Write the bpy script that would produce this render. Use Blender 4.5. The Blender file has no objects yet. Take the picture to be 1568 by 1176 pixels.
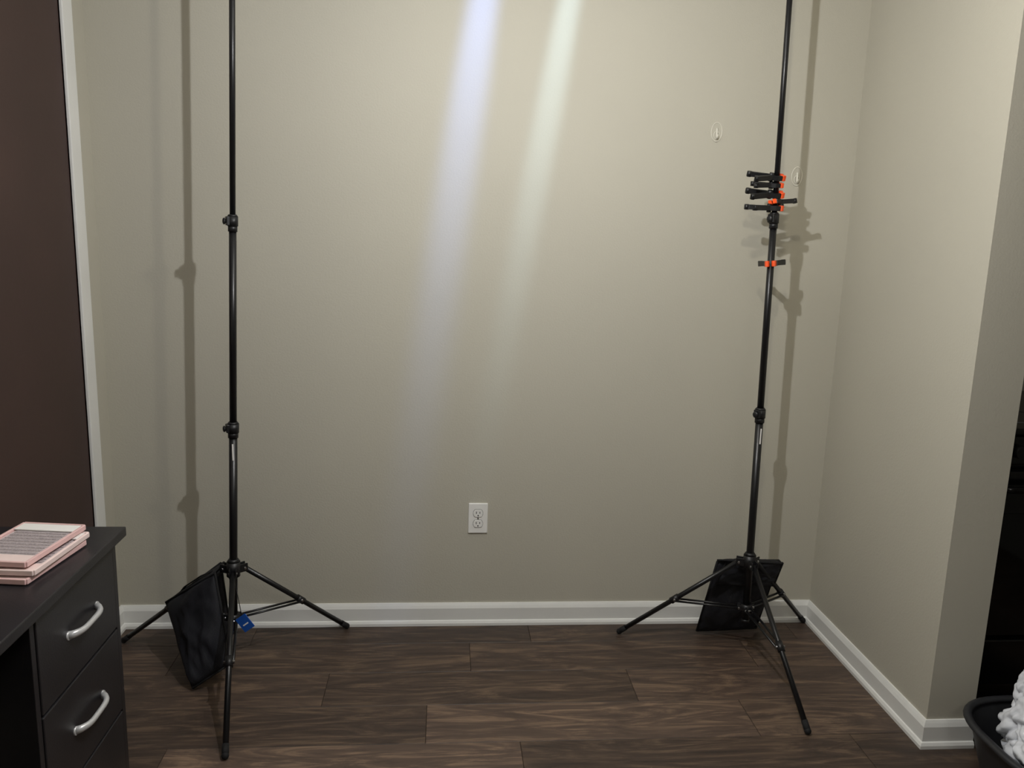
import bpy, bmesh, random
import numpy as np
from math import *
from mathutils import Vector, Matrix, noise
random.seed(4)
sc=bpy.context.scene
sc.view_settings.view_transform='Standard'
sc.view_settings.look='None'
COL=sc.collection
# ------------------------------------------------------------ materials
def srgb(r,g,b):
    f=lambda c:(c/255/12.92 if c/255<=.04045 else ((c/255+.055)/1.055)**2.4)
    return (f(r),f(g),f(b),1)
def mat(name,col,rough=.5,metal=0,noise_scale=0,amt=.0,bump=0,bscale=200,spec=.5,trans=0,alpha=1,emis=0):
    m=bpy.data.materials.new(name);m.use_nodes=True
    nt=m.node_tree;b=nt.nodes['Principled BSDF']
    b.inputs['Base Color'].default_value=col
    b.inputs['Roughness'].default_value=rough
    b.inputs['Metallic'].default_value=metal
    b.inputs['Specular IOR Level'].default_value=spec
    b.inputs['Transmission Weight'].default_value=trans
    b.inputs['Alpha'].default_value=alpha
    if emis:
        b.inputs['Emission Color'].default_value=col;b.inputs['Emission Strength'].default_value=emis
    tc=nt.nodes.new('ShaderNodeTexCoord')
    if amt>0:
        n=nt.nodes.new('ShaderNodeTexNoise');n.inputs['Scale'].default_value=noise_scale;n.inputs['Detail'].default_value=4
        nt.links.new(tc.outputs['Object'],n.inputs['Vector'])
        r=nt.nodes.new('ShaderNodeMapRange');r.inputs[1].default_value=.3;r.inputs[2].default_value=.7
        r.inputs[3].default_value=1-amt;r.inputs[4].default_value=1+amt
        nt.links.new(n.outputs[0],r.inputs[0])
        mx=nt.nodes.new('ShaderNodeVectorMath');mx.operation='SCALE'
        mx.inputs[0].default_value=col[:3];nt.links.new(r.outputs[0],mx.inputs['Scale'])
        nt.links.new(mx.outputs[0],b.inputs['Base Color'])
    if bump>0:
        n2=nt.nodes.new('ShaderNodeTexNoise');n2.inputs['Scale'].default_value=bscale;n2.inputs['Detail'].default_value=3
        nt.links.new(tc.outputs['Object'],n2.inputs['Vector'])
        bp=nt.nodes.new('ShaderNodeBump');bp.inputs['Strength'].default_value=bump;bp.inputs['Distance'].default_value=.002
        nt.links.new(n2.outputs[0],bp.inputs['Height']);nt.links.new(bp.outputs[0],b.inputs['Normal'])
    return m
M_wall=mat('wall_paint',srgb(188,184,170),.6,noise_scale=1.5,amt=.02,bump=.25,bscale=160,spec=.3)
M_wall2=mat('low_bounce_wall_paint',srgb(120,118,110),.7,noise_scale=1.5,amt=.02,bump=.25,bscale=160,spec=.3)  # darkened for the unseen walls only, to cut bounced light
M_ceil=mat('ceiling_paint',srgb(178,176,171),.9,bump=.2,bscale=90)
M_trim=mat('white_trim_paint',srgb(230,230,226),.4,noise_scale=6,amt=.03)
M_door=mat('dark_brown_door',srgb(62,43,39),.5,noise_scale=3,amt=.12,bump=.1,bscale=60)
M_blk=mat('black_powder_coat',srgb(17,17,19),.35,noise_scale=20,amt=.1)
M_blkpl=mat('black_plastic',srgb(20,20,22),.45,noise_scale=30,amt=.1)
M_bin=mat('dark_grey_plastic',srgb(40,41,44),.45,noise_scale=30,amt=.08)
M_rub=mat('black_rubber',srgb(15,15,16),.8,noise_scale=30,amt=.1)
M_org=mat('orange_plastic',srgb(252,92,34),.45,noise_scale=30,amt=.05)
M_steel=mat('steel',srgb(170,170,172),.3,1,noise_scale=30,amt=.05)
M_spring=mat('dark_spring',srgb(60,60,62),.4,.8,noise_scale=30,amt=.05)
M_fab=mat('black_nylon',srgb(22,23,30),.75,noise_scale=15,amt=.25,bump=.5,bscale=700)
M_web=mat('black_webbing',srgb(16,16,19),.85,noise_scale=40,amt=.2,bump=.5,bscale=500)
M_desk=mat('desk_black_laminate',srgb(32,31,34),.35,noise_scale=12,amt=.15,bump=.1,bscale=300)
M_deskin=mat('desk_gap_dark',srgb(8,8,9),.8,noise_scale=9,amt=.1)
M_hand=mat('handle_satin_silver',srgb(205,205,205),.35,.4,noise_scale=40,amt=.04)
M_plate=mat('outlet_white',srgb(238,237,232),.3,noise_scale=20,amt=.02)
M_slot=mat('outlet_slot',srgb(25,24,22),.8,noise_scale=20,amt=.02)
M_glue=mat('adhesive_edge',srgb(222,219,206),.25,noise_scale=30,amt=.03)
M_pink=mat('pink_tray_plastic',srgb(224,186,183),.3,noise_scale=30,amt=.04)
M_pink2=mat('pale_pink_tray',srgb(236,214,209),.3,noise_scale=30,amt=.04)
M_card=mat('tray_card',srgb(208,196,196),.2,noise_scale=60,amt=.06)
M_lash=mat('lash_strip',srgb(165,155,157),.4,noise_scale=300,amt=.35)
M_lab=mat('white_label',srgb(235,232,228),.5,noise_scale=50,amt=.02)
M_blue=mat('blue_tag',srgb(28,85,175),.45,noise_scale=40,amt=.06)
M_bag=mat('white_plastic_bag',srgb(232,235,241),.3,noise_scale=10,amt=.04,bump=.3,bscale=40,trans=.1)
M_stove=mat('black_enamel',srgb(12,12,13),.15,noise_scale=20,amt=.1)
M_glass=mat('dark_oven_glass',srgb(6,6,8),.05,noise_scale=20,amt=.1)
# floor wood
M_floor=bpy.data.materials.new('wood_plank_floor');M_floor.use_nodes=True
nt=M_floor.node_tree;b=nt.nodes['Principled BSDF'];N=nt.nodes;L=nt.links
at=N.new('ShaderNodeAttribute');at.attribute_name='plank'
sp=N.new('ShaderNodeSeparateColor');L.new(at.outputs['Color'],sp.inputs[0])
tc=N.new('ShaderNodeTexCoord')
cb=N.new('ShaderNodeCombineXYZ')
m1=N.new('ShaderNodeMath');m1.operation='MULTIPLY';m1.inputs[1].default_value=37;L.new(sp.outputs[1],m1.inputs[0])
m2=N.new('ShaderNodeMath');m2.operation='MULTIPLY';m2.inputs[1].default_value=53;L.new(sp.outputs[2],m2.inputs[0])
L.new(m1.outputs[0],cb.inputs[0]);L.new(m2.outputs[0],cb.inputs[1]);L.new(m1.outputs[0],cb.inputs[2])
ad=N.new('ShaderNodeVectorMath');ad.operation='ADD';L.new(tc.outputs['Object'],ad.inputs[0]);L.new(cb.outputs[0],ad.inputs[1])
mp=N.new('ShaderNodeMapping');mp.inputs['Scale'].default_value=(1.6,10,1);L.new(ad.outputs[0],mp.inputs[0])
n1=N.new('ShaderNodeTexNoise');n1.inputs['Scale'].default_value=1.6;n1.inputs['Detail'].default_value=9;n1.inputs['Roughness'].default_value=.66;n1.inputs['Distortion'].default_value=2.2
L.new(mp.outputs[0],n1.inputs['Vector'])
mp2=N.new('ShaderNodeMapping');mp2.inputs['Scale'].default_value=(4,110,1);L.new(ad.outputs[0],mp2.inputs[0])
n2=N.new('ShaderNodeTexNoise');n2.inputs['Scale'].default_value=2;n2.inputs['Detail'].default_value=5;L.new(mp2.outputs[0],n2.inputs['Vector'])
mixn=N.new('ShaderNodeMix');mixn.inputs[0].default_value=.2;L.new(n1.outputs[0],mixn.inputs[2]);L.new(n2.outputs[0],mixn.inputs[3])
cr=N.new('ShaderNodeValToRGB');L.new(mixn.outputs[0],cr.inputs[0])
e=cr.color_ramp.elements;e[0].position=.32;e[0].color=srgb(54,45,40);e[1].position=.70;e[1].color=srgb(124,103,84)
e2=cr.color_ramp.elements.new(.5);e2.color=srgb(78,64,55)
sv=N.new('ShaderNodeVectorMath');sv.operation='SCALE';L.new(cr.outputs[0],sv.inputs[0])
mr=N.new('ShaderNodeMapRange');mr.inputs[3].default_value=.42;mr.inputs[4].default_value=2.15;L.new(sp.outputs[0],mr.inputs[0])
L.new(mr.outputs[0],sv.inputs['Scale']);L.new(sv.outputs[0],b.inputs['Base Color'])
b.inputs['Roughness'].default_value=.5;b.inputs['Specular IOR Level'].default_value=.4
bp=N.new('ShaderNodeBump');bp.inputs['Strength'].default_value=.25;bp.inputs['Distance'].default_value=.002;L.new(n2.outputs[0],bp.inputs['Height']);L.new(bp.outputs[0],b.inputs['Normal'])
# ------------------------------------------------------------ mesh builder
class MB:
    def __init__(s,name,parent=None,smooth=False):
        s.bm=bmesh.new();s.mats=[];s.name=name;s.parent=parent;s.smooth=smooth
    def mi(s,m):
        if m not in s.mats:s.mats.append(m)
        return s.mats.index(m)
    def merge(s,bm2,m,smooth=None):
        i=s.mi(m);me=bpy.data.meshes.new('t')
        for f in bm2.faces:
            f.material_index=i;f.smooth=s.smooth if smooth is None else smooth
        bm2.to_mesh(me);bm2.free();s.bm.from_mesh(me);bpy.data.meshes.remove(me)
    def box(s,lo,hi,m,bev=.0,M=None,seg=2):
        t=bmesh.new();bmesh.ops.create_cube(t,size=1)
        lo=Vector(lo);hi=Vector(hi);c=(lo+hi)/2;d=hi-lo
        for v in t.verts:v.co=Vector((v.co.x*d.x,v.co.y*d.y,v.co.z*d.z))+c
        if bev>0:bmesh.ops.bevel(t,geom=t.edges[:],offset=bev,segments=seg,affect='EDGES',profile=.5)
        if M is not None:t.transform(M)
        s.merge(t,m,False)
    def cyl(s,p,q,r,m,r2=None,n=20,cap=True,smooth=True):
        p=Vector(p);q=Vector(q);r2=r if r2 is None else r2
        t=bmesh.new();d=q-p
        bmesh.ops.create_cone(t,cap_ends=cap,segments=n,radius1=r,radius2=r2,depth=d.length)
        Q=d.to_track_quat('Z','Y').to_matrix().to_4x4();t.transform(Matrix.Translation((p+q)/2)@Q)
        i=s.mi(m)
        for f in t.faces:f.smooth=smooth and len(f.verts)==4
        me=bpy.data.meshes.new('t')
        for f in t.faces:f.material_index=i
        t.to_mesh(me);t.free();s.bm.from_mesh(me);bpy.data.meshes.remove(me)
    def sph(s,c,r,m,sc=(1,1,1),M=None,u=16,v=10):
        t=bmesh.new();bmesh.ops.create_uvsphere(t,u_segments=u,v_segments=v,radius=r)
        for w in t.verts:w.co=Vector((w.co.x*sc[0],w.co.y*sc[1],w.co.z*sc[2]))
        if M is not None:t.transform(M)
        t.transform(Matrix.Translation(Vector(c)));s.merge(t,m,True)
    def tube(s,pts,r,m,n=10,flat=1.0,closed=False,up=Vector((0,0,1))):
        P=[Vector(p) for p in pts];k=len(P);t=bmesh.new();rings=[]
        for i,p in enumerate(P):
            if closed: d=P[(i+1)%k]-P[i-1]
            else: d=P[min(i+1,k-1)]-P[max(i-1,0)]
            d.normalize();a=d.cross(up)
            if a.length<1e-4:a=d.cross(Vector((1,0,0)))
            a.normalize();bb=a.cross(d).normalized()
            rr=r[i] if isinstance(r,(list,tuple)) else r
            rings.append([t.verts.new(p+a*cos(2*pi*j/n)*rr+bb*sin(2*pi*j/n)*rr*flat) for j in range(n)])
        for i in range(k if closed else k-1):
            A=rings[i];Bq=rings[(i+1)%k]
            for j in range(n):t.faces.new((A[j],A[(j+1)%n],Bq[(j+1)%n],Bq[j]))
        if not closed:
            t.faces.new(rings[0][::-1]);t.faces.new(rings[-1])
        bmesh.ops.recalc_face_normals(t,faces=t.faces[:]);s.merge(t,m,True)
    def prism(s,poly,d,m,M=None,bev=0):
        t=bmesh.new();vs=[t.verts.new((x,y,0)) for x,y in poly];f=t.faces.new(vs)
        g=bmesh.ops.extrude_face_region(t,geom=[f])
        for v in g['geom']:
            if isinstance(v,bmesh.types.BMVert):v.co.z+=d
        bmesh.ops.recalc_face_normals(t,faces=t.faces[:])
        if bev>0:bmesh.ops.bevel(t,geom=t.edges[:],offset=bev,segments=2,affect='EDGES')
        if M is not None:
            t.transform(M)
            if M.determinant()<0:bmesh.ops.reverse_faces(t,faces=t.faces[:])
        s.merge(t,m,False)
    def done(s):
        me=bpy.data.meshes.new(s.name)
        s.bm.to_mesh(me);s.bm.free()
        for m in s.mats:me.materials.append(m)
        o=bpy.data.objects.new(s.name,me);COL.objects.link(o)
        if s.parent is not None:o.parent=s.parent
        return o
def empty(name):
    e=bpy.data.objects.new(name,None);e.empty_display_size=.1;COL.objects.link(e);return e
# ------------------------------------------------------------ room shell
XL=-1.14;XR=1.403;XR2=1.545;YB=2.8;YS=2.026;H=2.5;XF=2.7;Y0=-1.8
def wallbox(name,lo,hi,m=M_wall):
    w=MB(name);w.box(lo,hi,m);return w.done()
wallbox('wall_back',(XL-.12,YB,0),(XF+.12,YB+.12,H))
wallbox('wall_rear',(XL-.12,Y0-.12,0),(XF+.12,Y0,H),M_wall2)
wallbox('wall_far_right',(XF,Y0,0),(XF+.12,YB,H),M_wall2)
wallbox('wall_right',(XR,YS,0),(XR2,YB,H))
DY0,DY1,DH=1.80,2.638,2.14
w=MB('wall_left')
w.box((XL-.12,DY1,0),(XL,YB,H),M_wall);w.box((XL-.12,Y0,0),(XL,DY0,H),M_wall);w.box((XL-.12,DY0,DH),(XL,DY1,H),M_wall);w.done()
wallbox('ceiling',(XL-.12,Y0-.12,H),(XF+.12,YB+.12,H+.1),M_ceil)
# floor planks
fb=bmesh.new();cl=fb.loops.layers.float_color.new('plank')
PW=.19;yl=2.655
y=yl+PW;k=0
seams={0:.32,1:.10,2:-.36,3:-.04,4:.23}
bright={(3,0):.58,(4,-1):.64,(1,0):.36,(2,0):.28,(0,0):.26,(2,-1):.38,(1,-1):.28,(3,-1):.26,(3,1):.42,(4,0):.26,(3,-2):.55}
def quad(a,bq,c,d,col):
    vs=[fb.verts.new(p) for p in (a,bq,c,d)];f=fb.faces.new(vs)
    for l in f.loops:l[cl]=col
PL=.98
ri=0
while y>Y0-.05:
    x0s=seams.get(ri,random.uniform(0,PL));ya=y-PW
    for j in range(-6,8):
        xa=x0s+j*PL;xb=xa+PL
        if xb<XL-.1 or xa>XF+.1:continue
        xa=max(xa,XL-.1);xb=min(xb,XF+.1);yt=min(y,YB+.1)
        br=bright.get((ri,j),random.uniform(.2,.5))
        col=(br,random.random(),random.random(),1);g=.0003;z=0;e=.0012
        xs=(xa+g,xb-g);ys=(ya+g,yt-g)
        quad((xs[0]+e,ys[0]+e,z),(xs[1]-e,ys[0]+e,z),(xs[1]-e,ys[1]-e,z),(xs[0]+e,ys[1]-e,z),col)
        dz=-.0012;dk=(br*.5,col[1],col[2],1)
        O=[(xs[0],ys[0],dz),(xs[1],ys[0],dz),(xs[1],ys[1],dz),(xs[0],ys[1],dz)]
        I=[(xs[0]+e,ys[0]+e,z),(xs[1]-e,ys[0]+e,z),(xs[1]-e,ys[1]-e,z),(xs[0]+e,ys[1]-e,z)]
        for q in range(4):quad(O[q],O[(q+1)%4],I[(q+1)%4],I[q],dk)
    y-=PW;ri+=1
quad((XL-.12,Y0-.12,-.002),(XF+.12,Y0-.12,-.002),(XF+.12,YB+.12,-.002),(XL-.12,YB+.12,-.002),(.0,0,0,1))
me=bpy.data.meshes.new('floor');fb.to_mesh(me);fb.free();me.materials.append(M_floor)
fo=bpy.data.objects.new('floor',me);COL.objects.link(fo)
# baseboards
def baseboard(name,p,q,nrm,h=.083,t=.013,m=M_trim,ext=(0,0)):
    p=Vector(p);q=Vector(q);d=(q-p).normalized();n=Vector(nrm)
    prof=[(0,0),(t+.008,0),(t+.008,.010),(t+.004,.018),(t,.020),(t,h-.018),(t-.004,h-.008),(t-.008,h),(0,h)]
    t_=bmesh.new();A=[];Bv=[]
    for a,z in prof:
        A.append(t_.verts.new(p+n*a+Vector((0,0,z))-d*ext[0]*a));Bv.append(t_.verts.new(q+n*a+Vector((0,0,z))+d*ext[1]*a))
    for i in range(len(prof)-1):t_.faces.new((A[i],A[i+1],Bv[i+1],Bv[i]))
    t_.faces.new(A[::-1]);t_.faces.new(Bv);bmesh.ops.recalc_face_normals(t_,faces=t_.faces[:])
    w=MB(name);w.merge(t_,m,False);return w.done()
cw=.066
baseboard('baseboard_back',(XL,YB,0),(XR,YB,0),(0,-1,0),ext=(-1,-1))
baseboard('baseboard_right',(XR,YB,0),(XR,YS,0),(-1,0,0),ext=(-1,1))
baseboard('baseboard_right_end',(XR,YS,0),(XR2,YS,0),(0,-1,0),ext=(1,0))
baseboard('baseboard_left',(XL,DY1+cw,0),(XL,YB,0),(1,0,0),ext=(0,-1))
baseboard('baseboard_kitchen',(XR2,YB,0),(XF,YB,0),(0,-1,0))
# door + casing
w=MB('door_1');w.box((XL-.045,DY0+.001,.006),(XL-.003,DY1-.001,DH-.001),M_door,.001)
w.cyl((XL-.014,DY0+.07,.98),(XL+.03,DY0+.07,.98),.012,M_steel);w.sph((XL+.045,DY0+.07,.98),.027,M_steel,(.8,1,1))
w.done()
w=MB('trim_1')
w.box((XL-.06,DY1,0),(XL+.009,DY1+cw,DH+cw),M_trim,.003)
w.box((XL-.06,DY0-cw,0),(XL+.009,DY0,DH+cw),M_trim,.003)
w.box((XL-.06,DY0-cw,DH),(XL+.0095,DY1+cw,DH+cw),M_trim,.003);w.done()
# ------------------------------------------------------------ outlet
w=MB('electrical_outlet')
ox,oz=.127,.411
w.box((ox-.035,YB-.006,oz-.057),(ox+.035,YB-.0,oz+.057),M_plate,.003)
for s_ in (-1,1):
    cz=oz+s_*.0195
    poly=[]
    for i in range(32):
        a=2*pi*i/32;x=.0172*cos(a);zz=.0172*sin(a);zz=max(-.0138,min(.0138,zz));poly.append((x,zz))
    w.prism(poly,.0035,M_plate,Matrix.Translation((ox,YB-.0055,cz))@Matrix.Rotation(pi/2,4,'X'),.0006)
    for dx,hh in ((-.0063,.0042),(.0063,.0034)):
        w.box((ox+dx-.0012,YB-.0096,cz+.003-hh),(ox+dx+.0012,YB-.0088,cz+.003+hh),M_slot)
    w.cyl((ox,YB-.0096,cz-.0078),(ox,YB-.0088,cz-.0078),.0024,M_slot,n=12)
    ring=[(ox+.0178*cos(a),YB-.0062,cz+max(-.0144,min(.0144,.0178*sin(a)))) for a in [2*pi*i/40 for i in range(40)]]
    w.tube(ring,.0006,M_slot,n=6,closed=True)
w.cyl((ox,YB-.0075,oz),(ox,YB-.005,oz),.003,M_steel,n=12);w.done()
# ------------------------------------------------------------ adhesive hooks
def hook(c):
    w=MB('adhesive_wall_hook');x,z=c
    ov=[(.0185*cos(a),.031*sin(a)) for a in [2*pi*i/40 for i in range(40)]]
    ring=[(x+u,YB-.002,z+v) for u,v in ov]
    w.tube(ring,.0015,M_glue,n=6,closed=True,up=Vector((0,1,0)))
    ov2=[(.0175*cos(a),.030*sin(a)) for a in [2*pi*i/40 for i in range(40)]]
    w.prism(ov2,.0012,M_wall,Matrix.Translation((x,YB-.0002,z))@Matrix.Rotation(pi/2,4,'X'))
    pts=[(x,YB-.003,z+.012),(x,YB-.005,z+.004),(x,YB-.006,z-.008),(x,YB-.008,z-.017),(x,YB-.012,z-.021),(x,YB-.015,z-.016),(x,YB-.016,z-.009)]
    w.tube(pts,[.003,.0035,.0035,.0035,.0035,.003,.0025],M_glue,n=10)
    ov3=[(x+.009*cos(a),YB-.003,z-.010+.013*sin(a)) for a in [2*pi*i/30 for i in range(30)]]
    w.tube(ov3,.0013,M_glue,n=6,closed=True,up=Vector((0,1,0)))
    w.done()
hook((.905,1.785));hook((1.199,1.649))
# ------------------------------------------------------------ backdrop stands
def stand(base,feet,lean,z1,z2,ztop,label_side,knobang):
    E=empty('backdrop_stand')
    bx,by=base;ax=lambda z:Vector((bx+lean[0]*z,by+lean[1]*z,z))
    w=MB('pole_sections',E)
    w.cyl(ax(.14),ax(z1),.0125,M_blk);w.cyl(ax(z1),ax(z2),.0108,M_blk);w.cyl(ax(z2),ax(ztop),.0085,M_blk)
    w.cyl(ax(.135),ax(.145),.0135,M_blkpl);w.cyl(ax(ztop),ax(ztop+.02),.006,M_steel)
    w.box((.000,-.0129,-.026),(.0045,-.011,.026),M_lab,M=Matrix.Translation(ax(z1-.072)))
    w.done()
    w=MB('lock_collars',E)
    for z,r in ((z1,.0175),(z2,.0155)):
        w.cyl(ax(z-.028),ax(z-.010),r-.002,M_blkpl);w.cyl(ax(z-.012),ax(z+.016),r,M_blkpl);w.cyl(ax(z+.016),ax(z+.022),r,M_blkpl,r2=r-.004)
        d=Vector((cos(knobang),sin(knobang),0));c=ax(z+.002)
        w.box((0,-.011,-.012),(r+.004,.011,.014),M_blkpl,.002,M=Matrix.Translation(c)@Matrix.Rotation(knobang,4,'Z'))
        w.cyl(c+d*(r-.003),c+d*(r+.008),.006,M_blkpl)
        w.sph(c+d*(r+.009),.010,M_blkpl,(.45,1.0,1.0),Matrix.Rotation(knobang,4,'Z'))
    w.done()
    zh=.352
    w=MB('leg_hub',E)
    w.cyl(ax(zh-.022),ax(zh+.026),.021,M_blkpl);w.cyl(ax(zh+.026),ax(zh+.036),.021,M_blkpl,r2=.014)
    zc=.185
    w.cyl(ax(zc-.016),ax(zc+.016),.0185,M_blkpl)
    w.done()
    wl=MB('legs',E);wb=MB('leg_braces',E);wf=MB('rubber_feet',E)
    for fx,fy in feet:
        foot=Vector((fx,fy,.012));h=ax(zh);d=Vector((foot.x-h.x,foot.y-h.y,0)).normalized();s=d.cross(Vector((0,0,1)))
        a=h+d*.034+Vector((0,0,-.002))
        for k in (-1,1):
            wl.box((.010,k*.0095-.002,-.014),(.044,k*.0095+.002,.013),M_blkpl,.0015,M=Matrix.Translation(h)@Matrix.Rotation(atan2(d.y,d.x),4,'Z'))
        wl.cyl(a-s*.014,a+s*.014,.004,M_steel,n=10)
        wl.cyl(a,foot,.0085,M_blk)
        wf.cyl(foot+(a-foot).normalized()*.03,foot-(a-foot).normalized()*.003,.0098,M_rub);wf.sph(foot,.0105,M_rub)
        mid=a.lerp(foot,.52);c=ax(zc)+d*.024
        for k in (-1,1):
            wb.tube([c+s*k*.011,mid+s*k*.011+Vector((0,0,-.004))],.0045,M_blk,n=8,flat=.8)
            wb.box((.008,k*.0085-.002,-.010),(.030,k*.0085+.002,.010),M_blkpl,.001,M=Matrix.Translation(ax(zc))@Matrix.Rotation(atan2(d.y,d.x),4,'Z'))
        wb.cyl(mid-s*.016,mid+s*.016,.004,M_steel,n=10);wb.cyl(c-s*.015,c+s*.015,.0035,M_steel,n=10)
        u=(foot-a).normalized();wb.cyl(mid-u*.016,mid+u*.016,.0115,M_blkpl)
    wl.done();wb.done();wf.done()
    return ax,E
axL,EL=stand((-.672,2.49),[(-.58,2.034),(-.341,2.765),(-1.088,2.679)],(.031,0),.812,1.437,2.42,1,radians(205))
axR,ER=stand((1.048,2.53),[(.648,2.704),(1.082,2.087),(1.372,2.775)],(-.017,0),.868,1.495,2.42,1,radians(215))
w=MB('hang_tag')
Mt=Matrix.Translation((-.608,2.40,.213))@Matrix.Rotation(radians(-10),4,'Z')@Matrix.Rotation(radians(-38),4,'Y')
w.box((-.020,-.0012,-.025),(.020,.0012,.025),M_blue,.0008,M=Mt);w.box((-.010,-.0017,-.006),(.010,-.0011,-.002),M_lab,M=Mt)
w.tube([(-.648,2.45,.325),(-.632,2.425,.28),(-.618,2.402,.236)],.0012,M_rub,n=6);w.done()
# ------------------------------------------------------------ sandbags
def pillow(w,TL,TR,BR,BL,th,m,n=22,wr=.006,seed=0,sag=.25):
    TL,TR,BR,BL=map(Vector,(TL,TR,BR,BL));nr=(TR-TL).cross(BL-TL).normalized()
    t=bmesh.new();G={}
    for sd in (1,-1):
        for i in range(n+1):
            for j in range(n+1):
                u=i/n;v=j/n
                edge=i in(0,n) or j in(0,n)
                if edge and sd==-1:G[(sd,i,j)]=G[(1,i,j)];continue
                p=(TL.lerp(TR,u)).lerp(BL.lerp(BR,u),v)
                a=(1-(2*u-1)**4)*(1-(2*v-1)**4)
                bul=max(a,0)**.55*(1-sag+2*sag*v*.9)
                q=p+nr*sd*th/2*bul
                nz=noise.noise(Vector((u*4+seed,v*4,sd*2+seed)))*wr*2+noise.noise(Vector((u*11+seed,v*9,sd+seed)))*wr
                q+=nr*nz*(0.3+a)
                G[(sd,i,j)]=t.verts.new(q)
    for sd in (1,-1):
        for i in range(n):
            for j in range(n):
                f=[G[(sd,i,j)],G[(sd,i+1,j)],G[(sd,i+1,j+1)],G[(sd,i,j+1)]]
                try:t.faces.new(f if sd==1 else f[::-1])
                except ValueError:pass
    bmesh.ops.recalc_face_normals(t,faces=t.faces[:]);w.merge(t,m,True)
    loop=[TL,TR,BR,BL]
    for i in range(4):
        p,q=loop[i],loop[(i+1)%4];w.tube([p,p.lerp(q,.5),q],.0035,M_web,n=8)
w=MB('sandbag')
pillow(w,(-.900,2.565,.205),(-.712,2.465,.352),(-.652,2.385,.085),(-.765,2.37,.012),.055,M_fab,seed=1)
pillow(w,(-.885,2.60,.205),(-.715,2.545,.350),(-.715,2.63,.060),(-.82,2.70,.012),.05,M_fab,seed=5)
pillow(w,(-.900,2.560,.207),(-.715,2.462,.352),(-.705,2.545,.352),(-.885,2.605,.205),.010,M_web,seed=8,wr=.001)
w.tube([(-.86,2.56,.23),(-.83,2.545,.27),(-.77,2.51,.32),(-.73,2.49,.345)],.008,M_web,n=8,flat=.3)
w.done()
w=MB('sandbag')
pillow(w,(.955,2.60,.325),(1.185,2.62,.315),(1.165,2.715,.012),(.935,2.70,.012),.045,M_fab,seed=3)
pillow(w,(.985,2.59,.335),(1.185,2.585,.325),(1.180,2.63,.22),(.965,2.62,.23),.03,M_fab,seed=9)
pillow(w,(.955,2.60,.33),(1.185,2.62,.32),(1.178,2.58,.325),(.976,2.58,.338),.012,M_web,seed=12,wr=.001)
w.done()
# ------------------------------------------------------------ spring clamps
def clamp(z,yaw,roll=0,s=1.0,sp=1.0):
    w=MB('spring_clamp');c=axR(z)
    M=Matrix.Translation(c)@Matrix.Rotation(radians(yaw),4,'Z')@Matrix.Rotation(radians(roll),4,'X')@Matrix.Scale(s,4)@Matrix.Translation((-.018,0,0))
    for k in (-1,1):
        R_=M@Matrix.Diagonal((1,k,1,1))
        arm=[(.034,.012),(.030,.018),(.012,.022),(-.005,.016),(-.020,.021*sp),(-.060,.036*sp),(-.072,.038*sp),(-.075,.031*sp),(-.062,.023*sp),(-.020,.009*sp),(-.004,.004),(.010,.011),(.028,.008)]
        Mp=R_@Matrix.Translation((0,0,-.008))
        w.prism(arm,.016,M_blkpl,Mp,.0012)
        tip=[(.026,.006),(.036,.003),(.044,.0075),(.044,.013),(.034,.018),(.026,.014)]
        w.prism(tip,.018,M_org,R_@Matrix.Translation((0,0,-.009)),.0012)
        w.cyl(R_@Vector((-.066,.031*sp,-.0088)),R_@Vector((-.066,.031*sp,.0088)),.0072,M_blkpl,n=14)
    w.cyl(M@Vector((-.002,0,-.014)),M@Vector((-.002,0,.014)),.007,M_spring,n=14)
    for q in range(4):
        rr=[tuple(M@Vector((-.002+.0095*cos(a),.0095*sin(a),-.006+q*.004))) for a in [2*pi*i/16 for i in range(16)]]
        w.tube(rr,.0012,M_spring,n=6,closed=True)
    w.done()
clamp(1.624,4,18,s=.94)
clamp(1.600,-8,10,s=.80)
clamp(1.572,-4,20,s=.95)
clamp(1.530,5,4,s=.95)
clamp(1.548,-148,16,s=.80)
clamp(1.358,-114,6,s=1.0,sp=1.15)
# ------------------------------------------------------------ desk
E=empty('writing_desk')
dx0,dx1,dy0,dy1,dz=-1.118,-.717,.72,1.817,.75
w=MB('desk_top',E);w.box((dx0,dy0,dz-.022),(dx1,dy1,dz),M_desk,.0025);w.done()
w=MB('drawer_pedestal',E)
px1=dx1-.020;pf=px1-.016
w.box((dx0+.01,1.785,0),(px1-.001,1.803,dz-.022),M_desk,.001)
w.box((dx0+.01,1.415,0),(px1-.001,1.431,dz-.022),M_desk,.001)
w.box((dx0+.01,1.43,.0),(dx0+.02,1.786,dz-.022),M_desk)
w.box((dx0+.02,1.43,.03),(pf-.004,1.786,dz-.023),M_deskin)
w.done()
zt=dz-.028
for i in range(3):
    z1_=zt-i*.2055;z0_=z1_-.200
    w=MB('drawer_%d'%(i+1),E)
    w.box((pf,1.434,z0_),(px1+.001,1.782,z1_),M_desk,.002)
    yc=1.617;zc=(z0_+z1_)/2-.003 if i else (z0_+z1_)/2
    pts=[];n_=16
    for k in range(n_+1):
        u=k/n_*2-1
        pts.append((px1+.001+.020*(1-abs(u)**4.5),yc+.066*u,zc))
    w.tube(pts,[.0055+.002*abs(k/n_*2-1)**3 for k in range(n_+1)],M_hand,n=10,flat=1.15)
    for k in (-1,1):w.cyl((px1-.001,yc+k*.066,zc),(px1+.004,yc+k*.066,zc),.009,M_hand,n=14)
    w.done()
w=MB('side_panel',E);w.box((dx0+.01,dy0+.01,0),(px1,dy0+.028,dz-.022),M_desk,.001);w.box((dx0+.01,dy0+.028,.32),(dx0+.024,1.415,dz-.022),M_desk);w.done()
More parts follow.
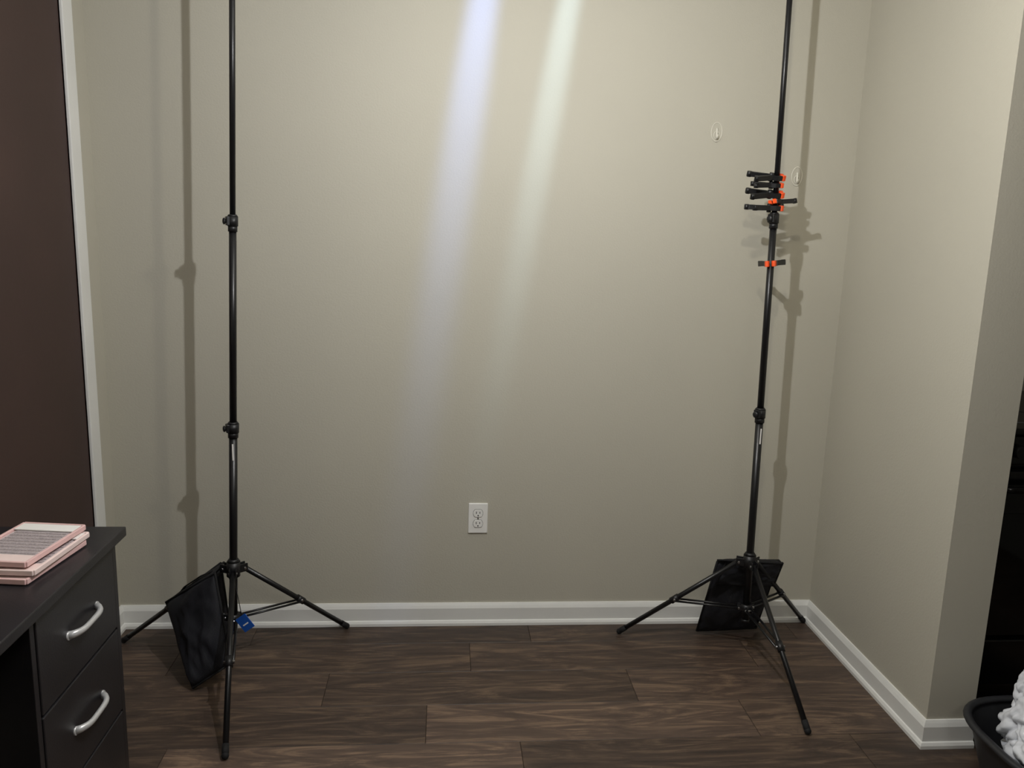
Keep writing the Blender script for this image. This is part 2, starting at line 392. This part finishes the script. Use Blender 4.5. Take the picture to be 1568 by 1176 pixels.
# lash trays
E=empty('eyelash_tray_stack')
def tray(i,cx,cy,z,rot,m):
    w=MB('tray_%d'%i,E);M=Matrix.Translation((cx,cy,z))@Matrix.Rotation(radians(rot),4,'Z')
    hx,hy=.066,.100
    w.box((-hx,-hy,0),(hx,hy,.006),m,.003,M=M)
    for sx in(-1,1):w.box((sx*hx-.003,-hy,.002),(sx*hx+.003,hy,.013),m,.0015,M=M)
    for sy in(-1,1):w.box((-hx,sy*hy-.003,.002),(hx,sy*hy+.003,.013),m,.0015,M=M)
    w.box((-hx+.005,-hy+.006,.006),(hx-.005,hy-.006,.0085),M_card,M=M)
    for k in range(9):
        yy=-hy+.030+k*.0150;w.box((-hx+.010,yy,.0085),(hx-.010,yy+.010,.0100),M_lash,.0004,M=M)
    w.box((-hx+.004,hy-.040,.0105),(hx-.004,hy-.006,.0130),M_lab,.0005,M=M)
    w.box((-hx+.004,-hy+.006,.0095),(hx-.004,-hy+.036,.0110),M_pink2,.0004,M=M)
    w.done()
tray(1,-.835,1.610,dz+.0005,-7,M_pink);tray(2,-.829,1.618,dz+.0140,-5,M_pink2);tray(3,-.842,1.628,dz+.0275,-7,M_pink)
# ------------------------------------------------------------ stove
w=MB('kitchen_stove')
sx0,sx1,sy0,sy1=1.56,2.32,2.17,2.77
w.box((sx0,sy0+.02,.10),(sx1,sy1,.895),M_stove,.004)
w.box((sx0,sy0+.07,.0),(sx1,sy1,.10),M_stove)
w.box((sx0-.004,sy0-.005,.895),(sx1+.004,sy1,.915),M_glass,.005)
w.box((sx0+.006,sy0-.012,.27),(sx1-.006,sy0+.02,.79),M_stove,.006)
w.box((sx0+.08,sy0-.015,.36),(sx1-.08,sy0-.010,.66),M_glass,.002)
w.box((sx0+.006,sy0-.008,.10),(sx1-.006,sy0+.02,.255),M_stove,.006)
w.box((sx0,sy0-.005,.805),(sx1,sy0+.02,.892),M_stove,.006)
w.tube([(sx0+.05,sy0-.01,.745),(sx0+.052,sy0-.045,.745),(sx0+.08,sy0-.052,.745),(sx1-.08,sy0-.052,.745),(sx1-.052,sy0-.045,.745),(sx1-.05,sy0-.01,.745)],.010,M_stove,n=10)
for k in range(5):
    xx=sx0+.1+k*.14;w.cyl((xx,sy0-.006,.85),(xx,sy0-.034,.85),.020,M_blkpl,r2=.017)
for xx,yy,r_ in ((sx0+.2,sy0+.17,.1),(sx1-.2,sy0+.17,.08),(sx0+.2,sy0+.43,.08),(sx1-.2,sy0+.43,.1)):
    w.tube([(xx+r_*cos(a),yy+r_*sin(a),.9155) for a in [2*pi*i/32 for i in range(32)]],.0012,M_steel,n=6,closed=True)
w.done()
# ------------------------------------------------------------ bin with bags
bcx,bcy=1.622,1.765;BH=.180
w=MB('waste_bin')
def sup(a,rx,ry):
    c,s=cos(a),sin(a);k=(abs(c)**3+abs(s)**3)**(-1/3);return rx*k*c,ry*k*s
t=bmesh.new();n=64;zs=[BH*q for q in (.02,.1,.28,.46,.64,.8,.93,1)]
def ringat(z,inn):
    f=z/BH;rx=.165+.045*f-inn;ry=.15+.05*f-inn
    return [t.verts.new((bcx+sup(2*pi*i/n,rx,ry)[0],bcy+sup(2*pi*i/n,rx,ry)[1],z)) for i in range(n)]
outr=[ringat(z,0) for z in zs];inr=[ringat(max(z,.012),.005) for z in zs]
for S in (outr,inr):
    for a in range(len(S)-1):
        for i in range(n):
            t.faces.new((S[a][i],S[a][(i+1)%n],S[a+1][(i+1)%n],S[a+1][i]))
for i in range(n):t.faces.new((outr[-1][i],outr[-1][(i+1)%n],inr[-1][(i+1)%n],inr[-1][i]))
t.faces.new(outr[0][::-1]);t.faces.new(inr[0])
w.merge(t,M_bin,True)
w.tube([(bcx+sup(2*pi*i/n,.214,.204)[0],bcy+sup(2*pi*i/n,.214,.204)[1],BH) for i in range(n)],.011,M_bin,n=10,closed=True,flat=.8)
w.done()
w=MB('plastic_bag')
for (cc,rr,ss,sd) in (((bcx-.01,bcy-.01,.125),.120,(1.05,1,.8),3),((bcx-.065,bcy+.03,.225),.085,(1,.85,.9),8),((bcx-.095,bcy-.05,.185),.085,(1,1,.75),11),((bcx-.080,bcy+.06,.30),.046,(.75,.6,1.3),15),((bcx+.04,bcy-.04,.24),.09,(1,1,.9),21),((bcx-.03,bcy+.04,.33),.036,(1.5,.5,.7),33)):
    t=bmesh.new();bmesh.ops.create_icosphere(t,subdivisions=5,radius=1)
    for v in t.verts:
        p=v.co.copy();q=p*1.7+Vector((sd,sd,0));d=1.05+.3*noise.noise(p*1.3+Vector((sd,0,0)))-.75*(.3-min(abs(noise.noise(q)),.3))-.25*(.3-min(abs(noise.noise(q*2.1)),.3))
        v.co=Vector((p.x*ss[0],p.y*ss[1],p.z*ss[2]))*rr*(d+.08)
    t.transform(Matrix.Translation(Vector(cc)));w.merge(t,M_bag,True)
w.done()
# ------------------------------------------------------------ light fixtures, plus added fill and streak lights
def pt(name,loc,e,col,r):
    l=bpy.data.lights.new(name,'POINT');l.energy=e;l.color=col;l.shadow_soft_size=r
    o=bpy.data.objects.new(name,l);o.location=loc;COL.objects.link(o);return o
LA=(.17,1.40,2.03);LB=(.51,1.40,2.06)
w=MB('pendant_light')
w.cyl((.34,1.4,H),(.34,1.4,2.28),.008,M_steel);w.cyl((.34,1.4,H),(.34,1.4,H-.02),.06,M_steel)
w.cyl((.17,1.4,2.28),(.51,1.4,2.28),.008,M_steel)
for p in (LA,LB):
    w.cyl((p[0],p[1],2.28),(p[0],p[1],p[2]+.07),.005,M_steel);w.cyl((p[0],p[1],p[2]+.11),(p[0],p[1],p[2]+.055),.02,M_plate)
w.done()
pt('bulb_cool',LA,48,(.93,.94,.97),.013);pt('bulb_warm',LB,13,(1,.92,.74),.02)
w=MB('ceiling_light_and_fill')
w.cyl((.25,2.0,H),(.25,2.0,H-.03),.2,M_plate,n=48);w.cyl((.4,-.8,H),(.4,-.8,H-.03),.3,M_plate,n=48);w.done()  # second disc is a made-up housing for the added rear fill
def disk(name,loc,size,e,col):
    l=bpy.data.lights.new(name,'AREA');l.shape='DISK';l.size=size;l.energy=e;l.color=col
    o=bpy.data.objects.new(name,l);o.location=loc;COL.objects.link(o)
disk('ceiling_lamp',(.25,2.0,H-.035),.38,3,(1,.97,.88))
disk('rear_fill',(.4,-.8,H-.035),.58,10,(1,.97,.92))  # added fill light behind the camera, raises the ambient level
def spot(name,loc,tgt,e,col,size,sx,lean):
    l=bpy.data.lights.new(name,'SPOT');l.energy=e;l.color=col;l.spot_size=radians(size);l.spot_blend=1;l.shadow_soft_size=.015
    o=bpy.data.objects.new(name,l);o.location=loc
    d=(Vector(tgt)-Vector(loc)).normalized();up=Vector((lean,0,1)).normalized()
    x=d.cross(up).normalized();y=x.cross(d)
    R=Matrix((x,y,-d)).transposed().to_4x4()
    o.matrix_world=Matrix.Translation(Vector(loc))@R@Matrix.Diagonal((sx,1,1,1));COL.objects.link(o)
spot('streak_spot_cool',(.15,1.95,2.42),(.075,2.8,1.93),42,(.27,.41,1),100,.078,.137)  # added narrow spot, shaped to throw the bluish streak on the wall
spot('streak_spot_neutral',(.43,1.95,2.42),(.35,2.8,1.95),24,(.55,.80,1),92,.066,.16)  # second added spot, for the paler streak beside it
wd=bpy.data.worlds.new('world');sc.world=wd;wd.use_nodes=True
wd.node_tree.nodes['Background'].inputs[0].default_value=(.5,.5,.5,1);wd.node_tree.nodes['Background'].inputs[1].default_value=.1
# ------------------------------------------------------------ camera
a,p,r,h,f=.08411,.18651,.03007,1.43632,1244.
F=Vector((sin(a)*cos(p),cos(a)*cos(p),-sin(p)));R0=Vector((cos(a),-sin(a),0));U0=R0.cross(F)
R=cos(r)*R0+sin(r)*U0;U=-sin(r)*R0+cos(r)*U0
cam=bpy.data.cameras.new('camera');cam.sensor_width=36;cam.lens=f/1568*36;cam.clip_start=.02
co=bpy.data.objects.new('camera',cam)
Mx=Matrix((R,U,-F)).transposed().to_4x4();co.matrix_world=Matrix.Translation((0,0,h))@Mx
COL.objects.link(co);sc.camera=co
